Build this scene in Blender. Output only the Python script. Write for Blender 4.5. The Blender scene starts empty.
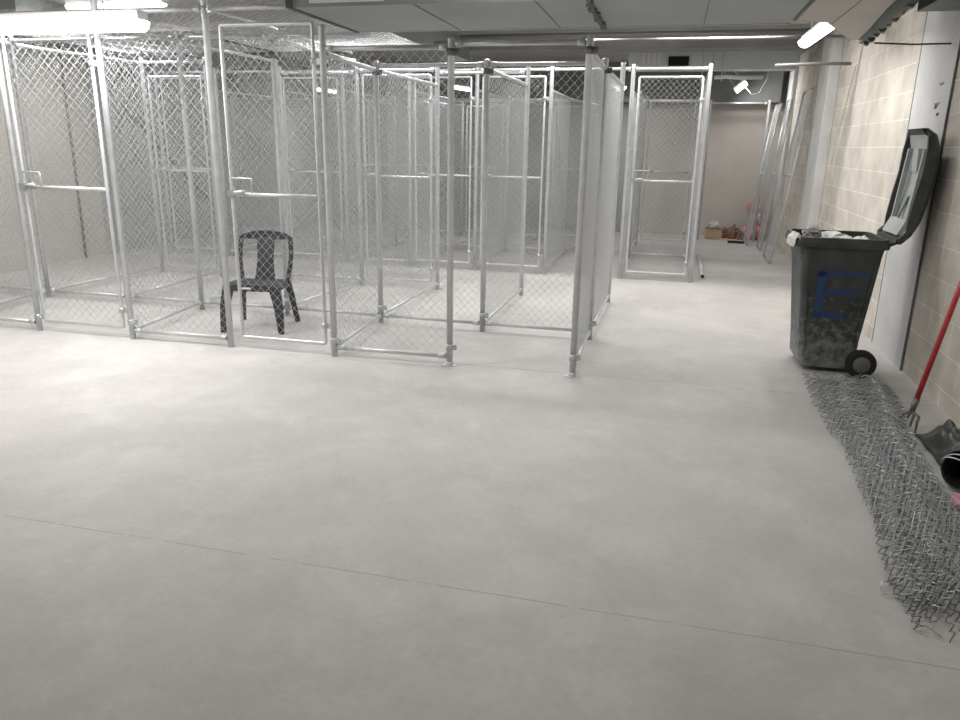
import bpy, bmesh, math, random
from mathutils import Vector, Matrix, noise
random.seed(7)
sc = bpy.context.scene
COL = sc.collection
PI = math.pi

# ------------------------------------------------------------------ materials
def mat(name, col, rough=.6, metal=0., var=None, vscale=6., bump=0., bscale=40., emit=None, detail=4.):
    m = bpy.data.materials.new(name); m.use_nodes = True
    nt = m.node_tree; b = nt.nodes['Principled BSDF']
    b.inputs['Base Color'].default_value = (*col, 1)
    b.inputs['Roughness'].default_value = rough
    b.inputs['Metallic'].default_value = metal
    tc = nt.nodes.new('ShaderNodeTexCoord')
    if var:
        n = nt.nodes.new('ShaderNodeTexNoise'); n.inputs['Scale'].default_value = vscale
        n.inputs['Detail'].default_value = detail
        nt.links.new(tc.outputs['Object'], n.inputs['Vector'])
        r = nt.nodes.new('ShaderNodeValToRGB')
        r.color_ramp.elements[0].position = .32; r.color_ramp.elements[1].position = .68
        r.color_ramp.elements[0].color = (*col, 1); r.color_ramp.elements[1].color = (*var, 1)
        nt.links.new(n.outputs['Fac'], r.inputs['Fac'])
        nt.links.new(r.outputs['Color'], b.inputs['Base Color'])
    if bump:
        n2 = nt.nodes.new('ShaderNodeTexNoise'); n2.inputs['Scale'].default_value = bscale
        nt.links.new(tc.outputs['Object'], n2.inputs['Vector'])
        bp = nt.nodes.new('ShaderNodeBump'); bp.inputs['Strength'].default_value = bump
        bp.inputs['Distance'].default_value = .02
        nt.links.new(n2.outputs['Fac'], bp.inputs['Height']); nt.links.new(bp.outputs['Normal'], b.inputs['Normal'])
    if emit:
        b.inputs['Emission Color'].default_value = (1, .985, .96, 1)
        b.inputs['Emission Strength'].default_value = emit
    return m

def floor_mat():
    m = bpy.data.materials.new('dusty_concrete'); m.use_nodes = True
    nt = m.node_tree; N = nt.nodes; L = nt.links; b = N['Principled BSDF']
    b.inputs['Roughness'].default_value = .62
    tc = N.new('ShaderNodeTexCoord')
    def noi(s, d=5, ro=.6, dist=0.):
        n = N.new('ShaderNodeTexNoise'); n.inputs['Scale'].default_value = s
        n.inputs['Detail'].default_value = d; n.inputs['Roughness'].default_value = ro
        n.inputs['Distortion'].default_value = dist
        L.new(tc.outputs['Object'], n.inputs['Vector']); return n
    def ramp(src, p0, c0, p1, c1):
        r = N.new('ShaderNodeValToRGB'); e = r.color_ramp.elements
        e[0].position = p0; e[0].color = (*c0, 1); e[1].position = p1; e[1].color = (*c1, 1)
        L.new(src, r.inputs['Fac']); return r
    def mix(a, c, f, mode='MIX'):
        x = N.new('ShaderNodeMix'); x.data_type = 'RGBA'; x.blend_type = mode
        if hasattr(f, 'is_linked'): L.new(f, x.inputs['Factor'])
        else: x.inputs['Factor'].default_value = f
        L.new(a, x.inputs['A'])
        if hasattr(c, 'is_linked'): L.new(c, x.inputs['B'])
        else: x.inputs['B'].default_value = (*c, 1)
        return x.outputs['Result']
    base = ramp(noi(1.1, 8, .68, .2).outputs['Fac'], .3, (.50, .482, .468), .7, (.61, .59, .572)).outputs['Color']
    w = ramp(noi(1.7, 9, .72, .35).outputs['Fac'], .47, (0, 0, 0), .72, (1, 1, 1)).outputs['Color']
    base = mix(base, (.655, .637, .622), w)
    sp = ramp(noi(30, 3).outputs['Fac'], .3, (.93, .93, .93), .6, (1, 1, 1)).outputs['Color']
    base = mix(base, sp, .8, 'MULTIPLY')
    dk = ramp(noi(.6, 7, .7, .4).outputs['Fac'], .46, (1, 1, 1), .72, (.84, .845, .86)).outputs['Color']
    base = mix(base, dk, 1., 'MULTIPLY')
    # thin saw-cut joints that cross the slab
    sx = N.new('ShaderNodeSeparateXYZ'); L.new(tc.outputs['Object'], sx.inputs[0])
    wob = noi(3., 2)
    def M(op, a, c):
        x = N.new('ShaderNodeMath'); x.operation = op
        for i, v in enumerate((a, c)):
            if hasattr(v, 'is_linked'): L.new(v, x.inputs[i])
            else: x.inputs[i].default_value = v
        return x.outputs[0]
    yy = M('ADD', sx.outputs['Y'], M('MULTIPLY', wob.outputs['Fac'], .012))
    tot = None
    for y0, wd in ((2.275, .0028), (5.04, .005), (9.4, .006)):
        g = M('LESS_THAN', M('ABSOLUTE', M('SUBTRACT', yy, y0), 0), wd)
        tot = g if tot is None else M('MAXIMUM', tot, g)
    gap = M('GREATER_THAN', noi(9, 3).outputs['Fac'], .42)
    tot = M('MULTIPLY', M('MULTIPLY', tot, gap), .55)
    base = mix(base, (.25, .24, .23), tot)
    L.new(base, b.inputs['Base Color'])
    bp = N.new('ShaderNodeBump'); bp.inputs['Strength'].default_value = .12; bp.inputs['Distance'].default_value = .01
    L.new(noi(18, 6).outputs['Fac'], bp.inputs['Height']); L.new(bp.outputs['Normal'], b.inputs['Normal'])
    return m

def block_mat(name, c1, c2, mort, axis='Y', zoff=.115):
    m = bpy.data.materials.new(name); m.use_nodes = True
    nt = m.node_tree; N = nt.nodes; L = nt.links; b = N['Principled BSDF']
    b.inputs['Roughness'].default_value = .85
    tc = N.new('ShaderNodeTexCoord'); sx = N.new('ShaderNodeSeparateXYZ'); cx = N.new('ShaderNodeCombineXYZ')
    L.new(tc.outputs['Object'], sx.inputs[0]); L.new(sx.outputs[axis], cx.inputs[0])
    ad = N.new('ShaderNodeMath'); ad.operation = 'SUBTRACT'; ad.inputs[1].default_value = zoff
    L.new(sx.outputs['Z'], ad.inputs[0]); L.new(ad.outputs[0], cx.inputs[1])
    br = N.new('ShaderNodeTexBrick'); L.new(cx.outputs[0], br.inputs['Vector'])
    br.inputs['Scale'].default_value = 1.; br.inputs['Brick Width'].default_value = .42
    br.inputs['Row Height'].default_value = .21; br.inputs['Mortar Size'].default_value = .006
    br.inputs['Mortar Smooth'].default_value = .3
    br.inputs['Color1'].default_value = (*c1, 1); br.inputs['Color2'].default_value = (*c2, 1); br.inputs['Mortar'].default_value = (*mort, 1)
    n = N.new('ShaderNodeTexNoise'); n.inputs['Scale'].default_value = 5; n.inputs['Detail'].default_value = 6
    L.new(tc.outputs['Object'], n.inputs['Vector'])
    r = N.new('ShaderNodeValToRGB'); r.color_ramp.elements[0].color = (.84, .84, .83, 1); r.color_ramp.elements[1].color = (1.1, 1.09, 1.08, 1)
    r.color_ramp.elements[0].position = .3; r.color_ramp.elements[1].position = .7
    L.new(n.outputs['Fac'], r.inputs['Fac'])
    x = N.new('ShaderNodeMix'); x.data_type = 'RGBA'; x.blend_type = 'MULTIPLY'; x.inputs['Factor'].default_value = 1
    L.new(br.outputs['Color'], x.inputs['A']); L.new(r.outputs['Color'], x.inputs['B'])
    L.new(x.outputs['Result'], b.inputs['Base Color'])
    bp = N.new('ShaderNodeBump'); bp.inputs['Strength'].default_value = .5; bp.inputs['Distance'].default_value = .006; bp.invert = True
    L.new(br.outputs['Fac'], bp.inputs['Height']); L.new(bp.outputs['Normal'], b.inputs['Normal'])
    return m

M_ = dict(
    galv=mat('galvanised_tube', (.60, .62, .63), .38, .4, (.72, .74, .75), 9, 0),
    wire=mat('galvanised_wire', (.70, .72, .73), .42, .45),
    heapw=mat('dull_wire', (.54, .58, .585), .34, .6),
    heapshade=mat('shaded_wire', (.20, .22, .22), .4, .6),  # shade inside the pile, painted as a darker colour on the bottom wire layer
    fit=mat('clamp_metal', (.58, .60, .61), .35, .7),
    darkfit=mat('dark_fitting', (.20, .21, .21), .5, .5),
    floor=floor_mat(),
    block=block_mat('tan_block', (.59, .55, .49), (.655, .615, .55), (.77, .75, .69)),
    back=mat('tan_render', (.52, .485, .45), .85, 0, (.58, .545, .51), 1.3, .15, 30),
    left=mat('beige_render', (.50, .475, .44), .85, 0, (.58, .55, .51), .9, .15, 25),
    grey=mat('grey_render', (.38, .385, .38), .85, 0, (.47, .475, .465), 1.2, .15, 25),
    pale=mat('pale_concrete', (.54, .54, .535), .8, 0, (.64, .64, .635), 2.5, .12, 30),
    conc=mat('ceiling_concrete', (.31, .30, .285), .85, 0, (.42, .405, .385), 1.5, .25, 12),
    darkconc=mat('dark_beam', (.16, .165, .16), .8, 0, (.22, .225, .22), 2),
    duct=mat('duct_sheet', (.32, .35, .345), .5, .3, (.38, .41, .405), 1.2),
    ducttan=mat('tan_duct_board', (.52, .48, .44), .6, .1, (.56, .53, .49), 2),
    ductblue=mat('pale_blue_duct', (.70, .76, .79), .5, .1, (.76, .82, .85), 1.5),
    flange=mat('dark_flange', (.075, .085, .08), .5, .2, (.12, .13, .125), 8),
    white=mat('white_plastic', (.85, .85, .84), .5),
    lamp=mat('lamp_diffuser', (1, 1, 1), .4, 0, emit=9.),
    lampmid=mat('strong_lamp_diffuser', (1, 1, 1), .4, 0, emit=13.),
    lampfar=mat('bright_lamp_diffuser', (1, 1, 1), .4, 0, emit=12.),
    black=mat('black_void', (.012, .012, .012), .9),
    chair=mat('black_plastic', (.035, .038, .042), .42, 0, (.06, .065, .07), 14),
    bin=mat('dusty_bin_plastic', (.035, .042, .040), .55, 0, (.075, .085, .08), 7, .1, 30),
    rubber=mat('rubber', (.02, .02, .02), .7),
    hub=mat('hub_grey', (.16, .17, .17), .5),
    lidin=mat('dusty_lid_inside', (.40, .43, .42), .6, 0, (.50, .53, .52), 8),
    blue=mat('blue_paint', (.02, .06, .20), .6, 0, (.035, .07, .13), 16),
    paper=mat('crumpled_paper', (.78, .77, .74), .8, 0, (.88, .87, .85), 12),
    paperg=mat('grey_cardboard', (.45, .44, .42), .85, 0, (.55, .54, .52), 12),
    red=mat('red_paint', (.48, .03, .04), .4, 0, (.58, .06, .07), 12),
    card=mat('cardboard', (.56, .42, .27), .85, 0, (.62, .48, .32), 6),
    rubble=mat('brown_rubble', (.20, .12, .085), .9, 0, (.34, .22, .16), 20),
    redbag=mat('red_plastic_bag', (.50, .10, .12), .5, 0, (.80, .62, .62), 11, .3, 20),
    pinkbag=mat('pink_bag', (.68, .28, .36), .5, 0, (.80, .60, .62), 9, .3, 20),
    greybag=mat('grey_white_bag', (.38, .39, .39), .5, 0, (.70, .70, .70), 7, .3, 20),
    sheet=mat('dark_plastic_sheet', (.03, .034, .032), .4, 0, (.08, .088, .084), 5),
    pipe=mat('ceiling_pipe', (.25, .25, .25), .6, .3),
)

def bin_dust():
    m = M_['bin']; nt = m.node_tree; N = nt.nodes; L = nt.links; b = N['Principled BSDF']
    src = b.inputs['Base Color'].links[0].from_socket
    tc = N.new('ShaderNodeTexCoord'); sx = N.new('ShaderNodeSeparateXYZ'); L.new(tc.outputs['Object'], sx.inputs[0])
    n = N.new('ShaderNodeTexNoise'); n.inputs['Scale'].default_value = 16; n.inputs['Detail'].default_value = 8; n.inputs['Roughness'].default_value = .7
    L.new(tc.outputs['Object'], n.inputs['Vector'])
    a = N.new('ShaderNodeMapRange'); a.inputs[1].default_value = .62; a.inputs[2].default_value = .05
    a.inputs[3].default_value = 0.; a.inputs[4].default_value = .33
    L.new(sx.outputs['Z'], a.inputs[0])
    s = N.new('ShaderNodeMath'); s.operation = 'ADD'; L.new(a.outputs[0], s.inputs[0]); L.new(n.outputs['Fac'], s.inputs[1])
    r = N.new('ShaderNodeValToRGB'); r.color_ramp.elements[0].position = .62; r.color_ramp.elements[1].position = .9
    L.new(s.outputs[0], r.inputs['Fac'])
    x = N.new('ShaderNodeMix'); x.data_type = 'RGBA'; L.new(r.outputs['Color'], x.inputs['Factor']); L.new(src, x.inputs['A'])
    x.inputs['B'].default_value = (.26, .28, .27, 1); L.new(x.outputs['Result'], b.inputs['Base Color'])
bin_dust()

# ------------------------------------------------------------------ mesh kit
class MB:
    def __init__(s): s.v = []; s.f = []; s.mi = []; s.sm = []
    def add(s, vs, fs, mi=0, sm=False):
        o = len(s.v); s.v += [tuple(v) for v in vs]
        s.f += [tuple(i + o for i in f) for f in fs]; s.mi += [mi] * len(fs); s.sm += [sm] * len(fs)
        return s
    def box(s, x0, y0, z0, x1, y1, z1, mi=0):
        vs = [(x0,y0,z0),(x1,y0,z0),(x1,y1,z0),(x0,y1,z0),(x0,y0,z1),(x1,y0,z1),(x1,y1,z1),(x0,y1,z1)]
        return s.add(vs, [(3,2,1,0),(4,5,6,7),(0,1,5,4),(1,2,6,5),(2,3,7,6),(3,0,4,7)], mi)
    def tube(s, pts, r, n=10, mi=0, caps=True, closed=False):
        pts = [Vector(p) for p in pts]; rs = r if isinstance(r, (list, tuple)) else [r] * len(pts)
        k = len(pts); rings = []
        for i, p in enumerate(pts):
            if closed: t = (pts[(i + 1) % k] - pts[i - 1]).normalized()
            elif i == 0: t = (pts[1] - p).normalized()
            elif i == k - 1: t = (p - pts[i - 1]).normalized()
            else: t = ((pts[i + 1] - p).normalized() + (p - pts[i - 1]).normalized()).normalized()
            if i == 0:
                a = Vector((0, 0, 1)) if abs(t.z) < .9 else Vector((1, 0, 0))
                u = t.cross(a).normalized()
            else:
                u = (u - t * u.dot(t))
                u = u.normalized() if u.length > 1e-6 else t.orthogonal().normalized()
            w = t.cross(u)
            rings.append([p + (u * math.cos(2 * PI * j / n) + w * math.sin(2 * PI * j / n)) * rs[i] for j in range(n)])
        vs = [q for g in rings for q in g]; fs = []
        for i in range(k if closed else k - 1):
            for j in range(n):
                a, b = i * n + j, i * n + (j + 1) % n; c = ((i + 1) % k) * n
                fs.append((a, b, c + (j + 1) % n, c + j))
        s.add(vs, fs, mi, n > 4)
        if caps and not closed:
            o = len(s.v) - len(vs)
            s.f.append(tuple(o + j for j in reversed(range(n)))); s.mi.append(mi); s.sm.append(False)
            s.f.append(tuple(o + (k - 1) * n + j for j in range(n))); s.mi.append(mi); s.sm.append(False)
        return s
    def wire(s, pts, r, mi=0):   # cheap three-sided wire
        vs = []; k = len(pts)
        for i, p in enumerate(pts):
            p = Vector(p)
            a = Vector(pts[max(i - 1, 0)]); b = Vector(pts[min(i + 1, k - 1)]); t = (b - a)
            t = t.normalized() if t.length > 1e-9 else Vector((0, 0, 1))
            h = Vector((0, 1, 0)) if abs(t.y) < .8 else Vector((1, 0, 0))
            u = t.cross(h).normalized(); w = t.cross(u)
            for j in range(3):
                q = 2 * PI * j / 3; vs.append(p + (u * math.cos(q) + w * math.sin(q)) * r)
        fs = []
        for i in range(k - 1):
            for j in range(3): fs.append((i * 3 + j, i * 3 + (j + 1) % 3, i * 3 + 3 + (j + 1) % 3, i * 3 + 3 + j))
        return s.add(vs, fs, mi, True)
    def loft(s, rings, mi=0, cap0=True, cap1=True, sm=False):
        n = len(rings[0]); vs = [p for g in rings for p in g]; fs = []
        for i in range(len(rings) - 1):
            for j in range(n): fs.append((i*n+j, i*n+(j+1) % n, (i+1)*n+(j+1) % n, (i+1)*n+j))
        if cap0: fs.append(tuple(reversed(range(n))))
        if cap1: fs.append(tuple((len(rings)-1)*n + j for j in range(n)))
        return s.add(vs, fs, mi, sm)
    def prism(s, poly, z0, z1, mi=0):
        return s.loft([[(x, y, z0) for x, y in poly], [(x, y, z1) for x, y in poly]], mi)
    def mesh(s, name, mats):
        me = bpy.data.meshes.new(name); me.from_pydata(s.v, [], s.f)
        for m in (mats if isinstance(mats, (list, tuple)) else [mats]): me.materials.append(M_[m])
        me.polygons.foreach_set('material_index', s.mi); me.polygons.foreach_set('use_smooth', s.sm)
        me.update(); return me
    def obj(s, name, mats, parent=None, loc=(0, 0, 0), bevel=0):
        return link(name, s.mesh(name, mats), parent, loc, bevel)

def link(name, me, parent=None, loc=(0, 0, 0), bevel=0):
    o = bpy.data.objects.new(name, me); COL.objects.link(o); o.location = loc
    if parent: o.parent = parent
    if bevel:
        b = o.modifiers.new('bevel', 'BEVEL'); b.width = bevel; b.segments = 2; b.limit_method = 'ANGLE'
    return o
def tag(o, label, cat, group=None):
    o['label'] = label; o['category'] = cat
    if group: o['group'] = group
    return o
def thing(name, label, cat, loc=(0, 0, 0), rz=0, group=None):
    o = bpy.data.objects.new(name, None); COL.objects.link(o); o.location = loc; o.rotation_euler = (0, 0, rz)
    o.empty_display_size = .1
    return tag(o, label, cat, group)
def struct(o): o['kind'] = 'structure'; return o
def box(name, m, x0, y0, z0, x1, y1, z1, parent=None, bevel=0):
    cx, cy = (x0 + x1) / 2, (y0 + y1) / 2
    return MB().box(x0-cx, y0-cy, 0, x1-cx, y1-cy, z1-z0).obj(name, m, parent, (cx, cy, z0), bevel)

# ------------------------------------------------------------------ room
XR, XL, YB, YF, ZC = 1.75, -7.55, 14.35, -2.5, 2.95
struct(MB().box(XL-.2, YF-.2, -.2, XR+.2, YB+.2, 0).obj('floor', 'floor'))
struct(MB().box(XL-.2, YF-.2, ZC, XR+.2, YB+.2, ZC+.2).obj('ceiling', 'conc'))
struct(MB().box(XR, YF, 0, XR+.2, YB, ZC).obj('wall_right', 'block'))
struct(MB().box(XL-.2, YF, 0, XL, 8.75, ZC).obj('wall_left', 'left'))
struct(MB().box(XL-.2, 8.75, 0, XL, YB, ZC).obj('wall_left_rear', 'grey'))
struct(MB().box(-.75, YB, 0, XR+.2, YB+.2, ZC).obj('wall_back', 'back'))
struct(MB().box(XL-.2, YB, 0, -.75, YB+.2, ZC).obj('wall_back_kennels', 'grey'))
struct(MB().box(XL-.2, YF-.2, 0, XR+.2, YF, ZC).obj('wall_front', 'left'))
# flush pale panel strip with dark joints, and the projecting pier further on
t1 = MB().box(XR-.012, 5.85, 0, XR, 6.68, 2.95, 0)
t1.box(XR-.014, 5.835, 0, XR, 5.85, 2.95, 1).box(XR-.014, 6.68, 0, XR, 6.695, 2.95, 1)
sc1 = struct(t1.obj('trim_1', ['pale', 'darkfit']))
mk = MB()
for (y, z, w) in ((6.0, 2.0, .10), (6.02, 1.87, .12), (6.06, 1.85, .07), (6.0, 1.80, .06)):
    pts = [(XR-.014, y + w * k / 8, z + .012 * math.sin(k * 1.9)) for k in range(9)]
    mk.wire(pts, .0025)
mk.obj('pencil_scribble', 'hub', sc1)
struct(MB().box(XR-.12, 9.82, 0, XR, 10.45, 2.95).obj('trim_2', 'pale', bevel=.01))
struct(MB().box(XR-.06, 13.2, 0, XR, 13.7, 2.95).obj('trim_3', 'pale', bevel=.01))
# rear-left pier block with a haunch at its top, second pier
hp = MB()
hp.loft([[(XL,12.4,0),(-6.72,12.4,0),(-6.72,YB,0),(XL,YB,0)],[(XL,12.4,1.9),(-6.72,12.4,1.9),(-6.72,YB,1.9),(XL,YB,1.9)],
         [(XL,12.4,2.35),(-6.9,12.4,2.35),(-6.9,YB,2.35),(XL,YB,2.35)],[(XL,12.4,2.95),(-7.15,12.4,2.95),(-7.15,YB,2.95),(XL,YB,2.95)]])
struct(hp.obj('trim_4', 'pale'))
box('trim_5', 'pale', -5.35, 13.9, 0, -4.8, YB-.01, 2.95)['kind'] = 'structure'
# ceiling downstand beams
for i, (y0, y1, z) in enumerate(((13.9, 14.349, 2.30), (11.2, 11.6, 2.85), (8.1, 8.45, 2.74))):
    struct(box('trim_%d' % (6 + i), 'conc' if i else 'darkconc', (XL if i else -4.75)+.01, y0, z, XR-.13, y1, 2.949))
tag(MB().tube([(XL+.02, 8.33, 2.9), (XL+.02, 8.34, 1.2), (XL+.02, 8.33, .0)], .014).obj('conduit', 'pipe'), 'thin dark conduit running down the beige wall behind the fences', 'conduit')
tag(MB().tube([(XL+.03, 9.0, 2.28), (XL+.03, 11.1, .62)], .035).obj('diagonal_bar', 'pipe'), 'dark diagonal bar on the grey rear wall beyond the kennels', 'rail')  # dark tube drawn for a diagonal dark band on the wall

# ------------------------------------------------------------------ ducts, pipes
d = thing('air_duct', 'wide grey sheet metal duct crossing overhead above the kennel fronts', 'duct', (-.84, 5.01, 2.33))
MB().box(-1.5, -.51, 0, 1.48, .51, .55).obj('duct_body', 'duct', d)
MB().box(-1.53, -.53, -.006, -1.495, .53, .56).obj('flange', 'flange', d)
MB().box(-1.5, .505, -.005, 1.48, .522, .02).obj('flange', 'galv', d)
for x in (-.72, .0, .95):
    MB().box(x-.004, -.51, -.004, x+.004, .51, .0).obj('seam', 'darkfit', d)
jo = MB(); pr = Vector((.35, -.6, -.005))
pts = [(.30 + .012 * math.sin(k * 2.3), -.50 + k * .047, -.004 - .006 * (k % 3)) for k in range(22)]
jo.tube(pts, [.012 + .008 * (k % 4 == 1) for k in range(22)], 6); jo.obj('sealant_joint', 'flange', d)
st = MB().box(-1.38, -.516, .02, -.9, -.511, .10); st.obj('sticker', 'white', d)

d2 = thing('insulated_duct', 'tan boarded duct end beside the block wall, dark flange along its edge', 'duct', (.9, 5.2, 2.33))
P = lambda l: [(x-.9, y-5.2) for x, y in l]
MB().prism(P([(.66,4.0),(1.06,4.0),(1.17,5.0),(1.25,6.39),(1.17,6.38),(.87,5.54),(.66,5.35)]), 0, .5).obj('duct_body', 'ducttan', d2)
fl = MB().tube([(1.07-.9, 4.0-5.2, .0), (1.15-.9, 5.05-5.2, -.0), (1.22-.9, 5.8-5.2, .0), (1.26-.9, 6.42-5.2, .0)], [.05, .05, .04, .025], 8)
for k in range(9): fl.tube([(1.10-.9+.02*k, 4.4-5.2+.23*k, -.03), (1.115-.9+.02*k, 4.47-5.2+.23*k, -.035)], .02 + .006*(k % 2), 6)
fl.obj('flange', 'flange', d2)
MB().tube([(.655-.9, 4.0-5.2, 0), (.655-.9, 5.36-5.2, 0)], .014, 8).obj('flange', 'flange', d2)
MB().box(.0, -.6, -.003, .006, .4, 0).obj('seam', 'darkfit', d2)
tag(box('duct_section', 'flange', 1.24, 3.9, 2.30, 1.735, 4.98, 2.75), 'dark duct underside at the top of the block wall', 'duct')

d3 = thing('ventilation_duct', 'pale blue rear duct with white louvres and a black opening', 'duct', (.4, 12.35, 2.665))
MB().box(-1.2, -.15, 0, 1.2, .15, .25).obj('duct_body', 'ductblue', d3)
MB().box(-.66, -.17, .035, -.28, -.151, .20).obj('opening_frame', 'galv', d3)
MB().box(-.62, -.174, .05, -.32, -.1705, .185).obj('opening', 'black', d3)
for k in range(4): MB().box(-1.0+k*.075, -.175, .0, -.95+k*.075, -.151, .235).obj('louvre', 'white', d3)
tag(MB().tube([(.45, 11.9, 2.53), (.62, 11.9, 2.54), (.8, 11.9, 2.525), (1.12, 11.9, 2.53)], .03).obj('ceiling_pipe', 'white'), 'white horizontal pipe hung below the pale blue duct', 'pipe')
for x in (.28, .42, .56):
    tag(MB().tube([(x, 12.1, 2.49+.0), (x, 12.1, 2.95)], .008, 6).obj('hanger_rod', 'galv'), 'thin hanger rod dropping in front of the pale blue duct', 'rod', 'hanger rods at the blue duct')
tag(MB().tube([(.95, 9., 2.41), (1.4, 9., 2.425), (1.7, 9., 2.42)], .017).obj('wall_pipe', 'pipe'), 'short dark pipe reaching out from the block wall near the lit batten', 'pipe')
tag(MB().tube([(1.26, 6.0, 2.262), (1.5, 6.0, 2.25), (1.735, 6.0, 2.252)], .006, 6).obj('cable', 'rubber'), 'thin black cable strung from the tan duct to the wall', 'cable')
tag(MB().tube([(1.0, 13.3, 2.5), (1.1, 13.3, 2.38), (1.22, 13.28, 2.42), (1.3, 13.2, 2.6), (1.32, 12.9, 2.9), (1.32, 12.9, 2.95)], .007, 6).obj('lamp_cable', 'pipe'), 'looped white cable beside the hanging rear lamp', 'cable')
for y, z, r in ((9.9, 2.86, .03), (8.8, 2.66, .016)):
    tag(MB().tube([(-2.8, y, z), (1.6, y, z)], r).obj('ceiling_pipe', 'pipe'), {9.9: 'thick grey pipe crossing under the ceiling over the gap between kennel blocks', 8.8: 'thinnest grey pipe crossing overhead just before the far kennel block'}[y], 'pipe')
box('x', 'duct', -7.4, 6.9, 2.62, -6.7, 12.2, 2.949)
o = bpy.data.objects['x']; o.name = 'side_duct'; tag(o, 'long grey duct running back over the kennels nearest the beige wall', 'duct')
o = box('side_duct', 'duct', -3.9, 9.1, 2.70, -3.0, 11.1, 2.949); tag(o, 'short grey duct above the middle of the kennel block', 'duct')

# ------------------------------------------------------------------ lamps
def lamp(a, b, label, r=.045, group=None, m='lamp', watt=46.):
    a, b = Vector(a), Vector(b); c = (a + b) / 2; l = (b - a).length; ang = math.atan2((b-a).y, (b-a).x)
    t = thing('batten_light', label, 'light', c, ang, group)
    t.rotation_euler = (0, -math.atan2((b-a).z, math.hypot((b-a).x, (b-a).y)), ang)
    MB().box(-l/2, -r*.7, r*.55, l/2, r*.7, r*1.3).obj('housing', 'white', t)
    if c.z < 2.86:
        for x in (-l*.3, l*.3): MB().tube([(x, 0, r*1.3), (x, 0, 2.95-c.z)], .004, 6).obj('hanger', 'galv', t)
    n = 10; rings = []
    for x in (-l/2+.01, l/2-.01): rings.append([(x, r*1.1*math.cos(PI+PI*j/n), r*.54+r*1.0*math.sin(PI+PI*j/n)) for j in range(n+1)])
    MB().loft(rings, 0).obj('diffuser', m, t)
    ad = bpy.data.lights.new('tube_glow', 'AREA'); ad.shape = 'RECTANGLE'; ad.size = l-.04; ad.size_y = r*1.4; ad.energy = watt; ad.color = (1, .985, .965)
    ao = bpy.data.objects.new('tube_glow', ad); COL.objects.link(ao); ao.parent = t; ao.location = (0, 0, -r*.5-.004)
    return t
lamp((-5.05, 4.70, 2.275), (-3.545, 4.70, 2.275), 'bright fluorescent batten in front of the gate nearest the beige wall', .075, watt=46.)
lamp((-4.2, 4.1, 2.41), (-2.9, 4.1, 2.41), 'fluorescent batten cut by the top edge, nearer than the bright one', .055)
lamp((1.07, 6.45, 2.46), (1.05, 7.75, 2.46), 'bright fluorescent batten beside the tan duct end', .055, m='lampmid', watt=20.)
lamp((.86, 13.3, 2.42), (1.02, 13.3, 2.56), 'tilted lamp glowing by the rear wall above the bare frame', .06, m='lampfar', watt=20.)
lamp((-5.85, 12.0, 2.37), (-5.5, 12.05, 2.33), 'small far batten seen above the chair gate post', .04, m='lampfar', watt=20.)
lamp((-3.55, 12.0, 2.41), (-3.2, 12.0, 2.36), 'small far batten seen over the middle kennels', .04, m='lampfar', watt=20.)
lamp((-1.0, 13.3, 2.46), (-.94, 13.1, 2.46), 'small round glowing lamp beside the aisle kennel top', .07, m='lampfar', watt=20.)
for x, y in ((-.4, 3.4), (-4.6, 2.9), (-1.4, 6.6), (-1.4, 8.75), (.4, 8.75), (-5.7, 6.0), (-5.9, 7.4), (-2.9, 7.5)):  # extra battens added only to brighten the kennels and the bare floor
    lamp((x-.6, y, 2.884), (x+.6, y, 2.884), 'added fluorescent fill batten under the ceiling over the %s' % ('bare floor' if y < 4 else 'kennels'), .05, 'added fill battens over the %s' % ('bare floor' if y < 4 else 'kennels'), watt=36. if y < 4 else 50.)

# ------------------------------------------------------------------ chain link
_cl = {}
def chain_mesh(w, h, p=.07, r=.0018):
    kw, kh = round(w, 1), round(h, 1)
    if (kw, kh) not in _cl:
        mb = MB(); n = max(2, round(kw / (p/2))); m = max(2, round(kh / (p/2))); dx, dz = kw / n, kh / m
        for i in range(n):
            pts = []
            for k in range(m + 1):
                s = (k + i) % 2
                pts.append(((i + s) * dx, (.0018 if s else -.0018), k * dz))
            mb.wire(pts, r)
        _cl[kw, kh] = mb.mesh('chain_link', 'wire')
    return _cl[kw, kh], (w / kw, 1, h / kh)
def put_chain(parent, x0, z0, x1, z1, y=0, name='chain_link_mesh'):
    me, s = chain_mesh(x1 - x0, z1 - z0)
    o = link(name, me, parent, (x0, y, z0)); o.scale = s; return o
PR, RR = .0235, .0165
def post_mb(h):
    return MB().tube([(0,0,0), (0,0,h), (0,0,h+.012), (0,0,h+.02)], [PR, PR, PR*1.12, PR*.5], 12)
_pm = {}
def put_post(parent, x, h):
    h = round(h, 2)
    if h not in _pm: _pm[h] = post_mb(h).mesh('post', 'galv')
    o = link('post', _pm[h], parent, (x, 0, 0))
    return o
def foot(parent, x):
    MB().box(-.05, -.035, 0, .05, .035, .006).tube([(0,0,0),(0,0,.03)], PR*1.2, 12).obj('foot_plate', 'galv', parent, (x, 0, 0))
def clamp(parent, x, z, dark=False):
    MB().tube([(0,0,-.022),(0,0,.022)], PR*1.22, 12).box(PR, -.012, -.02, PR+.03, .012, .02).tube([(PR+.015,-.03,0),(PR+.015,.03,0)], .007, 6).obj('clamp', 'darkfit' if dark else 'fit', parent, (x, 0, z))
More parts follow.
